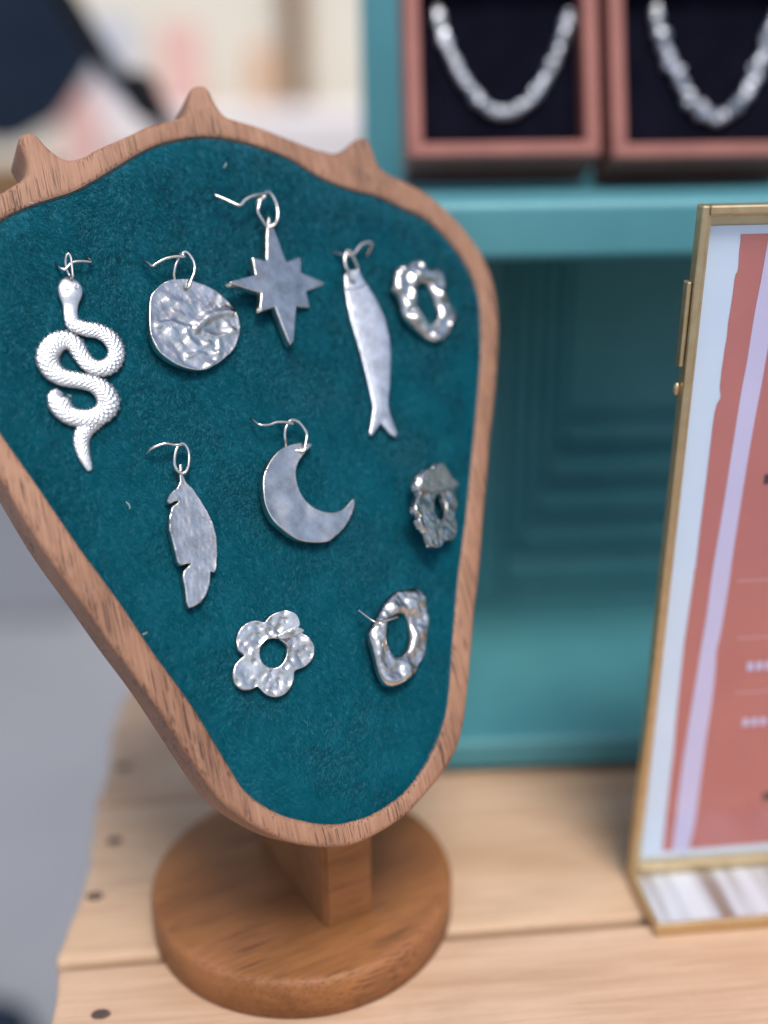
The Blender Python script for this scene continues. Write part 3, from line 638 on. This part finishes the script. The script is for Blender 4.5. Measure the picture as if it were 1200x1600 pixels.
# 8, 9 flowers
def flower(name, key, label, seed, thick):
    root, c = charm_root(name, key, label)
    ol = catmull(np.array(c['outer']), 4, True); hl = catmull(np.array(c['holes'][0]), 4, True)
    dm = dimples(seed, ol.min(0), ol.max(0), 190, 0.65, 1.1, 0.27); fa = Field(8, 20, seed)
    link('flower_hoop', plate('flower_hoop', ol, [hl], thick, 0.4, lambda P, d: dm(P) + 0.12 * fa(P) + 0.2 * np.exp(-d / 0.7), 0.4, 0.36), M['silver'], root)
    fl = np.array(c['flap']); k = fl[:, 0].mean()
    dm2 = dimples(seed + 1, fl.min(0), fl.max(0), 14, 0.7, 1.1, 0.12)
    o = link('hoop_end', plate('hoop_end', catmull(fl, 4, True), [], 1.1, 0.4, lambda P, d: dm2(P) + 0.1 * (P[:, 1] - fl[:, 1].mean()), 0.3, 0.4), M['silver'], root)
    o.location.z = 0.0011; o.rotation_euler = (0.08 if key == 'flower' else 0.02, -0.02, 0)
    return root
root = flower('flower_hoop_earring', 'flower', 'hammered silver five-petal flower hoop earring, lowest on the velvet at centre', 71, 2.4)
root = flower('flower_hoop_earring', 'flower_small', 'small silver flower hoop earring seen edge-on beside the right rim', 81, 2.4)
link('ear_post', tube('ear_post', [(9, 8, -2), (9.5, 8, -5), (10, 8.2, -9)], 0.4, 8, 3), M['wire'], root)

# 10 oval hoop
root, c = hoop('oval_hoop_earring', 'oval', 'wavy oval silver hoop earring with a pin at the lower right of the velvet', 'hoop', 8.5, 0.42, 91, 1.9, 3.0)
q = np.array(c['wire']); link('pin', tube('pin', q[:, [0, 1, 3]], q[:, 2], 8, 5), M['wire'], root)

# ------------------------------------------------------------------ the painted cabinet
cabm = Matrix.Translation((0.03298,0.40806,0.0)) @ Matrix.Rotation(R(2.2), 4, 'Z')
cab = empty('painted_cabinet', cabm)
tag(cab, 'teal painted cabinet with moulded door and shelf behind the stand', 'cabinet')
XR = 0.52
box('floor_slab', (-0.04, 0.0, 0.0008), (XR, 0.27, 0.0157), M['teal'], cab, 0.0030, 4)
box('shelf', (-0.042, 0.014, 0.2233), (XR, 0.27, 0.2463), M['teal'], cab, 0.0038, 4)
box('back_board', (-0.0340, 0.205, 0.2465), (XR, 0.22, 0.48), M['teal'], cab, 0.001)
box('side_panel', (-0.0398, 0.036, 0.0159), (-0.0290, 0.26, 0.2231), M['teal'], cab, 0.001)
door = box('door', (-0.0288, 0.186, 0.0159), (XR - 0.004, 0.196, 0.2231), M['teal'], cab, 0.0004)
def rect_frame(name, x0, z0, x1, z1, wx, wz, y0, y1, bev):
    V = []; F = []
    ring = [(0, 0, y0 + bev), (bev, bev, y0), (wx - bev * 1.2, wz - bev * 1.2, y0), (wx, wz, y0 + bev * 1.4), (wx, wz, y1), (0, 0, y1)]
    for (ax, az, y) in ring: V += [(x0 + ax, y, z0 + az), (x1 - ax, y, z0 + az), (x1 - ax, y, z1 - az), (x0 + ax, y, z1 - az)]
    m = len(ring)
    for i in range(m):
        j = (i + 1) % m
        for k in range(4): F.append((i * 4 + k, i * 4 + (k + 1) % 4, j * 4 + (k + 1) % 4, j * 4 + k))
    me = mesh(name, V, F); bm = bmesh.new(); bm.from_mesh(me); bmesh.ops.recalc_face_normals(bm, faces=bm.faces)
    bmesh.ops.bisect_plane(bm, geom=bm.verts[:] + bm.edges[:] + bm.faces[:], plane_co=(0, 0, 0.2212), plane_no=(0, 0, 1), clear_outer=True)
    bm.to_mesh(me); bm.free()
    return me
box('door_stile', (-0.0287, 0.148, 0.0160), (0.0385, 0.1858, 0.2213), M['teal'], door, 0.0008)
box('door_rail', (0.0387, 0.148, 0.0160), (0.36, 0.1858, 0.0235), M['teal'], door, 0.0008)
for k in range(5):                                    # stepped mouldings that go inwards towards the middle panel
    x0, z0 = 0.0389 + 0.0092 * k, 0.0237 + 0.0188 * k
    me = rect_frame('moulding', x0, z0, 0.36 - 0.0092 * k, 0.40 - 0.0188 * k, 0.0090, 0.0186, 0.150 + 0.0072 * k, 0.1859, 0.0036)
    link('moulding', me, M['teal'], door)

# ------------------------------------------------------------------ necklace boxes on the shelf
LEAN = R(CAM_PITCH)
def necklace_box(x0, x1, z0, label):
    m = cabm @ Matrix.Translation((0.0206, 0.0854, 0.2606)) @ Matrix.Rotation(-LEAN, 4, 'X')
    root = empty('jewellery_box', m @ Matrix.Translation(((x0 + x1) / 2, 0.042, z0)))
    tag(root, label, 'jewellery box', 'open necklace boxes on the shelf')
    hw = (x1 - x0) / 2; H = 0.088; w = 0.0068
    box('bottom_wall', (-hw, -0.042, 0), (hw, 0, w), M['box'], root, 0.0016, 3)
    box('top_wall', (-hw, -0.042, H - w), (hw, 0, H), M['box'], root, 0.0016, 3)
    for s in (-1, 1):
        box('side_wall', (min(s * hw, s * (hw - w)), -0.0418, w - 0.001), (max(s * hw, s * (hw - w)), -0.0002, H - w + 0.001), M['box'], root, 0.0014, 3)
    box('back_panel', (-hw + w, -0.006, w), (hw - w, -0.001, H - w), M['box'], root)
    box('insert', (-hw + w + 0.0002, -0.030, w + 0.0002), (hw - w - 0.0002, -0.0062, H - w - 0.0002), M['black_velvet'], root, 0.002, 3)
    return root, m
b1, bm1 = necklace_box(-0.0373, 0.0493, 0.0012, 'terracotta necklace box with even bead chain, nearest the velvet stand')
b2, bm2 = necklace_box(0.0543, 0.1440, -0.0004, 'terracotta necklace box with chunky bead chain, cut by the right picture edge')
N1 = [[-0.0215,0.0705],[-0.0194,0.0595],[-0.0156,0.0492],[-0.0104,0.039],[-0.0047,0.0308],[0.001,0.0257],[0.0068,0.0236],[0.0136,0.0256],[0.0202,0.0307],[0.0263,0.0385],[0.0315,0.0487],[0.0356,0.0589],[0.0385,0.0682]]
N2 = [[0.0778,0.0708],[0.0799,0.0599],[0.084,0.0467],[0.0882,0.0378],[0.0925,0.0295],[0.0982,0.0236],[0.105,0.02],[0.1116,0.0223],[0.1177,0.0286],[0.1233,0.0374],[0.1272,0.0476],[0.1304,0.0579],[0.1343,0.0682]]
def bead_chain(name, pts, step, r0, r1, jit, label, m, seed):
    l = resample(catmull(np.array(pts), 8), step / 1000, False); g = random.Random(seed)
    o0 = Vector((pts[6][0], 0.0105, pts[6][1]))
    e = empty(name, m @ Matrix.Translation(o0))
    tag(e, label, 'necklace', 'silver chains in the boxes')
    bm = bmesh.new()
    for i, (x, z) in enumerate(l):
        r = g.uniform(r0, r1) / 1000
        mat = (Matrix.Translation((x - o0.x + g.gauss(0, jit) / 1000, -0.0012 + g.gauss(0, jit) / 1000, z - o0.z + g.gauss(0, jit) / 1000))
               @ Matrix.Rotation(g.uniform(0, 6.28), 4, Vector((g.gauss(0, 1), g.gauss(0, 1), g.gauss(0, 1))).normalized())
               @ Matrix.Diagonal((r * g.uniform(0.8, 1.25), r * g.uniform(0.6, 1.0), r * g.uniform(0.75, 1.1), 1)))
        bmesh.ops.create_icosphere(bm, subdivisions=1 + (i % 2), radius=1, matrix=mat)
    me = bpy.data.meshes.new('chain'); bm.to_mesh(me); bm.free()
    link('chain', me, M['chain'], e)
bead_chain('bead_necklace', N1, 1.3, 2.9, 3.2, 0.2, 'even silver bead chain in the box nearest the stand', bm1, 3)
bead_chain('bead_necklace', N2, 1.9, 2.8, 3.6, 0.5, 'chunky uneven silver bead chain in the box at the right edge', bm2, 4)

# ------------------------------------------------------------------ the brass menu holder
S = {'B': [0.09221,0.33181,0.0],'F': [0.09362,0.30265,0.0],'yaw': 5.404,'tilt': -3.5,'coral_left': [[14.33,241.44],[14.7,231.18],[14.15,227.78],[13.78,210.29],[13.45,196.56],[14.11,191.16],[12.9,185.77],[12.76,160.4],[12.78,132.04],[12.4,127.51],[11.93,92.85],[12.63,57.59],[13.05,10.5]],'st_l': [[22.74,227.56],[21.14,217.36],[21.95,202.39],[20.27,194.88],[20.89,183.77],[19.75,156.02],[18.57,131.71],[18.55,124.5],[19.31,112.43],[17.54,102.23],[18.54,89.54],[16.94,72.64],[16.83,51.92],[16.47,30.32],[17.1,10.12]],'st_r': [[27.03,196.9],[26.59,183.54],[25.48,168.24],[25.88,148.89],[24.39,131.39],[25.75,127.71],[24.93,107.32],[23.08,98.03],[24.74,91.98],[25.0,78.24],[24.33,61.95],[24.13,40.76],[25.16,27.49],[23.33,15.04],[23.44,9.53]],'marks': [[39.31,90.99],[40.65,67.32],[37.93,102.69],[39.86,80.11],[34.83,125.26],[19.16,231.82],[18.87,226.7],[19.18,218.39],[22.83,212.39],[15.97,202.59],[31.4,162.66],[48.71,33.42]]}
yf, tl = R(S['yaw']), R(S['tilt'])
SU = Vector((math.cos(yf), math.sin(yf), 0)); nb = Vector((-math.sin(yf), math.cos(yf), 0))
SV = math.cos(tl) * Vector((0, 0, 1)) + math.sin(tl) * nb; SN = SU.cross(SV)
B = Vector(S['B'])
FR = Matrix(((SU.x, SV.x, SN.x, B.x), (SU.y, SV.y, SN.y, B.y), (SU.z, SV.z, SN.z, B.z), (0, 0, 0, 1)))
hold = empty('menu_holder', FR)
tag(hold, 'upright brass-edged glass holder with a coral and white card', 'sign holder')
HW, HH = 0.178, 0.2504
# local x right, y up, z towards the viewer; millimetre data
box('frame_bar', (0.0, 0.004, -0.005), (0.0024, HH, 0.0), M['brass'], hold, 0.0006)
box('frame_bar', (HW - 0.003, 0.004, -0.007), (HW, HH, 0.0), M['brass'], hold, 0.0006)
box('frame_bar', (0.0025, HH - 0.0026, -0.005), (HW - 0.0031, HH, 0.0), M['brass'], hold, 0.0006)
box('frame_bar', (0.0025, 0.004, -0.005), (HW - 0.0025, 0.0070, 0.0), M['brass'], hold, 0.0006)
box('frame_bead', (0.0025, 0.0072, -0.0048), (0.0036, HH - 0.0028, -0.0012), M['brass'], hold, 0.0004)
box('back_plate', (0.0032, 0.0074, -0.0066), (HW - 0.0032, HH - 0.0033, -0.0056), M['brass'], hold)
box('glass_pane', (0.0038, 0.0072, -0.0030), (HW - 0.0034, HH - 0.0034, -0.0022), M['glass'], hold)
box('hinge', (-0.0016, 0.2020, -0.0052), (-0.0001, 0.2282, -0.0014), M['brass'], hold, 0.0005)
ck = bmesh.new(); bmesh.ops.create_uvsphere(ck, u_segments=12, v_segments=8, radius=0.0013, matrix=Matrix.Translation((-0.0008, 0.1945, -0.0035)) @ Matrix.Diagonal((0.9, 1.7, 0.9, 1)))
km = bpy.data.meshes.new('catch'); ck.to_mesh(km); ck.free(); link('catch', km, M['brass'], hold, True)
card = box('card', (0.0037, 0.0072, -0.0050), (HW - 0.0036, 0.2440, -0.0044), M['paper'], hold)
def sheet(name, pts, z, mat, parent, th=0.05):
    P = np.array(pts); 
    if area2(P) < 0: P = P[::-1]
    n = len(P); V = [(x / 1000, y / 1000, z) for x, y in P] + [(x / 1000, y / 1000, z - th / 1000) for x, y in P]
    F = [tuple(range(n)), tuple(range(2 * n - 1, n - 1, -1))] + [(i, i + n, (i + 1) % n + n, (i + 1) % n) for i in range(n)]
    return link(name, mesh(name, V, F), mat, parent)
cl = catmull(np.array(S['coral_left']), 4)
cl = cl + np.stack([0.12 * np.sin(cl[:, 1] * 0.9), 0 * cl[:, 1]], 1)
wr = HW * 1000 - 13
right = [(wr + 0.5 * math.sin(y * 0.2), y) for y in np.linspace(10.5, 241.4, 30)]
sheet('coral_panel', list(cl) + right, -0.00425, M['coral'], card)
def calm(P):
    P = np.array(P); Q = P.copy(); Q[1:-1, 0] = 0.5 * P[1:-1, 0] + 0.25 * (P[:-2, 0] + P[2:, 0]); return catmull(Q, 4)
sl, sr = calm([[23.0, 241]] + S['st_l']), calm([[28.5, 241], [28.0, 222]] + S['st_r'])
sheet('lilac_border', list(sl) + list(sr[::-1]), -0.0041, M['lilac'], card)
# print on the card: short lilac headings, faint rules, small dark mark, pale specks
mk = S['marks']
for (x, y), w_, h_ in ((mk[0], 9, 3.6), (mk[1], 10, 3.4)):
    for j in range(3):
        xx = x - 3.2 + j * 3.3
        sheet('print_letter', [(xx, y - h_ / 2), (xx + 2.3, y - h_ / 2), (xx + 2.3, y + h_ / 2 - 0.6), (xx + 1.5, y + h_ / 2), (xx, y + h_ / 2)], -0.0041, M['lilac'], card)
for (x, y) in (mk[2], mk[3], mk[4]):
    sheet('print_rule', [(x - 7, y - 0.5), (x + 40, y - 0.5), (x + 40, y + 0.5), (x - 7, y + 0.5)], -0.0041, M['lilac_faint'], card)
for (x, y), w_ in ((mk[10], 9), (mk[11], 8)):
    sheet('print_mark', [(x + 1, y - 2), (x + w_, y - 2), (x + w_, y + 2), (x + 1, y + 1.4)], -0.0041, M['ink'], card)
# foot lying on the table, its plate coloured with painted reflection streaks
ft = FR.inverted() @ Matrix(((SU.x, nb.x, 0, B.x), (SU.y, nb.y, 0, B.y), (0, 0, 1, 0.0), (0, 0, 0, 1)))
def foot(name, lo, hi, mat, bev=0.0):
    o = box(name, lo, hi, mat, hold, bev); o.matrix_basis = ft; return o
DF = 0.0293
foot('foot_plate', (0.002, -DF + 0.002, 0.0006), (HW - 0.002, -0.0002, 0.0032), M['painted_reflection'])
foot('foot_edge', (-0.0005, -DF, 0.0004), (HW + 0.0005, -DF + 0.0019, 0.0050), M['brass'], 0.0005)
for x in (-0.0005, HW - 0.0014):
    foot('foot_edge', (x, -DF + 0.002, 0.0004), (x + 0.0019, -0.0004, 0.0050), M['brass'], 0.0005)
foot('foot_back', (0.0, 0.0, 0.0004), (HW, 0.0075, 0.0040), M['brass'], 0.0005)
# ------------------------------------------------------------------ out of focus surroundings
wall = empty('building', Matrix.Translation((-1.5, 6.0, -0.9)))
tag(wall, 'blurred cream rendered building far behind the stand', 'building')
box('wall', (-6, 0, 0), (7, 0.3, 5.0), M['cream'], wall)
box('timber_post', (1.02, -0.12, 0.0), (1.13, -0.001, 4.6), M['brown'], wall, 0.01)
def bgbox(name, label, cat, lo, hi, mat, bev=0.02):
    c_ = Vector(((lo[0] + hi[0]) / 2, (lo[1] + hi[1]) / 2, lo[2]))
    o = box(name, Vector(lo) - c_, Vector(hi) - c_, mat, None, bev, 3); o.location = c_
    return tag(o, label, cat)
def cloth(name, label, cat, pts, y, th, mat):
    P = np.array([(p[0], p[2]) for p in pts]); cx, cz = P[:, 0].mean(), P[:, 1].min()
    n = len(P); g = [(x - cx, 0.02 * math.sin(9 * x), z - cz) for x, z in P]; g2 = [(a, b + th, c_) for a, b, c_ in g]
    o = link(name, mesh(name, g + g2, [tuple(range(n))[::-1], tuple(range(n, 2 * n))] + [(i, (i + 1) % n, (i + 1) % n + n, i + n) for i in range(n)]), mat)
    o.location = (cx, y, cz); return tag(o, label, cat)
cloth('navy_awning', 'blurred dark navy cloth awning at the top left', 'awning', [(-1.9, 0, 0.95), (-0.80, 0, 0.95), (-0.80, 0, 0.66), (-0.735, 0, 0.49), (-0.80, 0, 0.40), (-0.86, 0, 0.33), (-0.98, 0, 0.272), (-1.9, 0, 0.25)], 3.0, 0.05, M['navy'])
pl = tube('pole', np.array([(-0.3875, 0, 0.5883), (-0.2867, 0, 0.4192), (-0.266, 0, 0.3866), (-0.2356, 0, 0.3329), (-0.2206, 0, 0.3145), (-0.2031, 0, 0.2878), (-0.1701, 0, 0.2329), (0.26, 0, -0.9)]) * 1000, 9.5, 12, 4)
po = link('awning_pole', pl, M['pole']); po.location = (0, 1.0, 0); tag(po, 'thin black slanting pole beside the navy awning', 'pole')
bgbox('covered_stall', 'blurred pale cloth-covered stall below the cream building', 'stall', (-1.35, 5.0, -0.9), (0.3, 5.5, 0.42), M['white_cloth'], 0.08)
bgbox('pink_banner', 'soft pink banner patch above the crown tip', 'banner', (-1.06, 5.55, 0.44), (-0.86, 5.62, 0.82), M['pink'], 0.02)
bgbox('orange_banner', 'soft orange patch beside the brown post', 'banner', (-0.63, 5.55, 0.44), (-0.50, 5.62, 0.72), M['orange'], 0.02)
bgbox('blue_banner', 'soft blue-grey patch left of the pink banner', 'banner', (-1.42, 5.55, 0.40), (-1.18, 5.62, 0.86), M['bluegrey'], 0.02)
bgbox('pink_parcel', 'soft pink patch under the navy awning', 'parcel', (-1.40, 4.9, -0.9), (-1.22, 4.98, 0.50), M['pink'], 0.03)
bgbox('brown_crate', 'reddish brown blurred crate at the left edge behind the crown', 'crate', (-1.35, 2.6, -0.4998), (-0.83, 2.9, 0.232), M['brown'], 0.02)
bgbox('grey_plinth', 'plain grey block on the paving under the brown crate', 'block', (-1.6, 2.5, -0.9), (-0.80, 3.0, -0.50), M['paving'], 0.02)
bgbox('navy_bag', 'dark navy bag on the ground at the lower left corner', 'bag', (-0.85, 0.9, -0.9), (-0.46, 1.12, -0.775), M['navy'], 0.06)
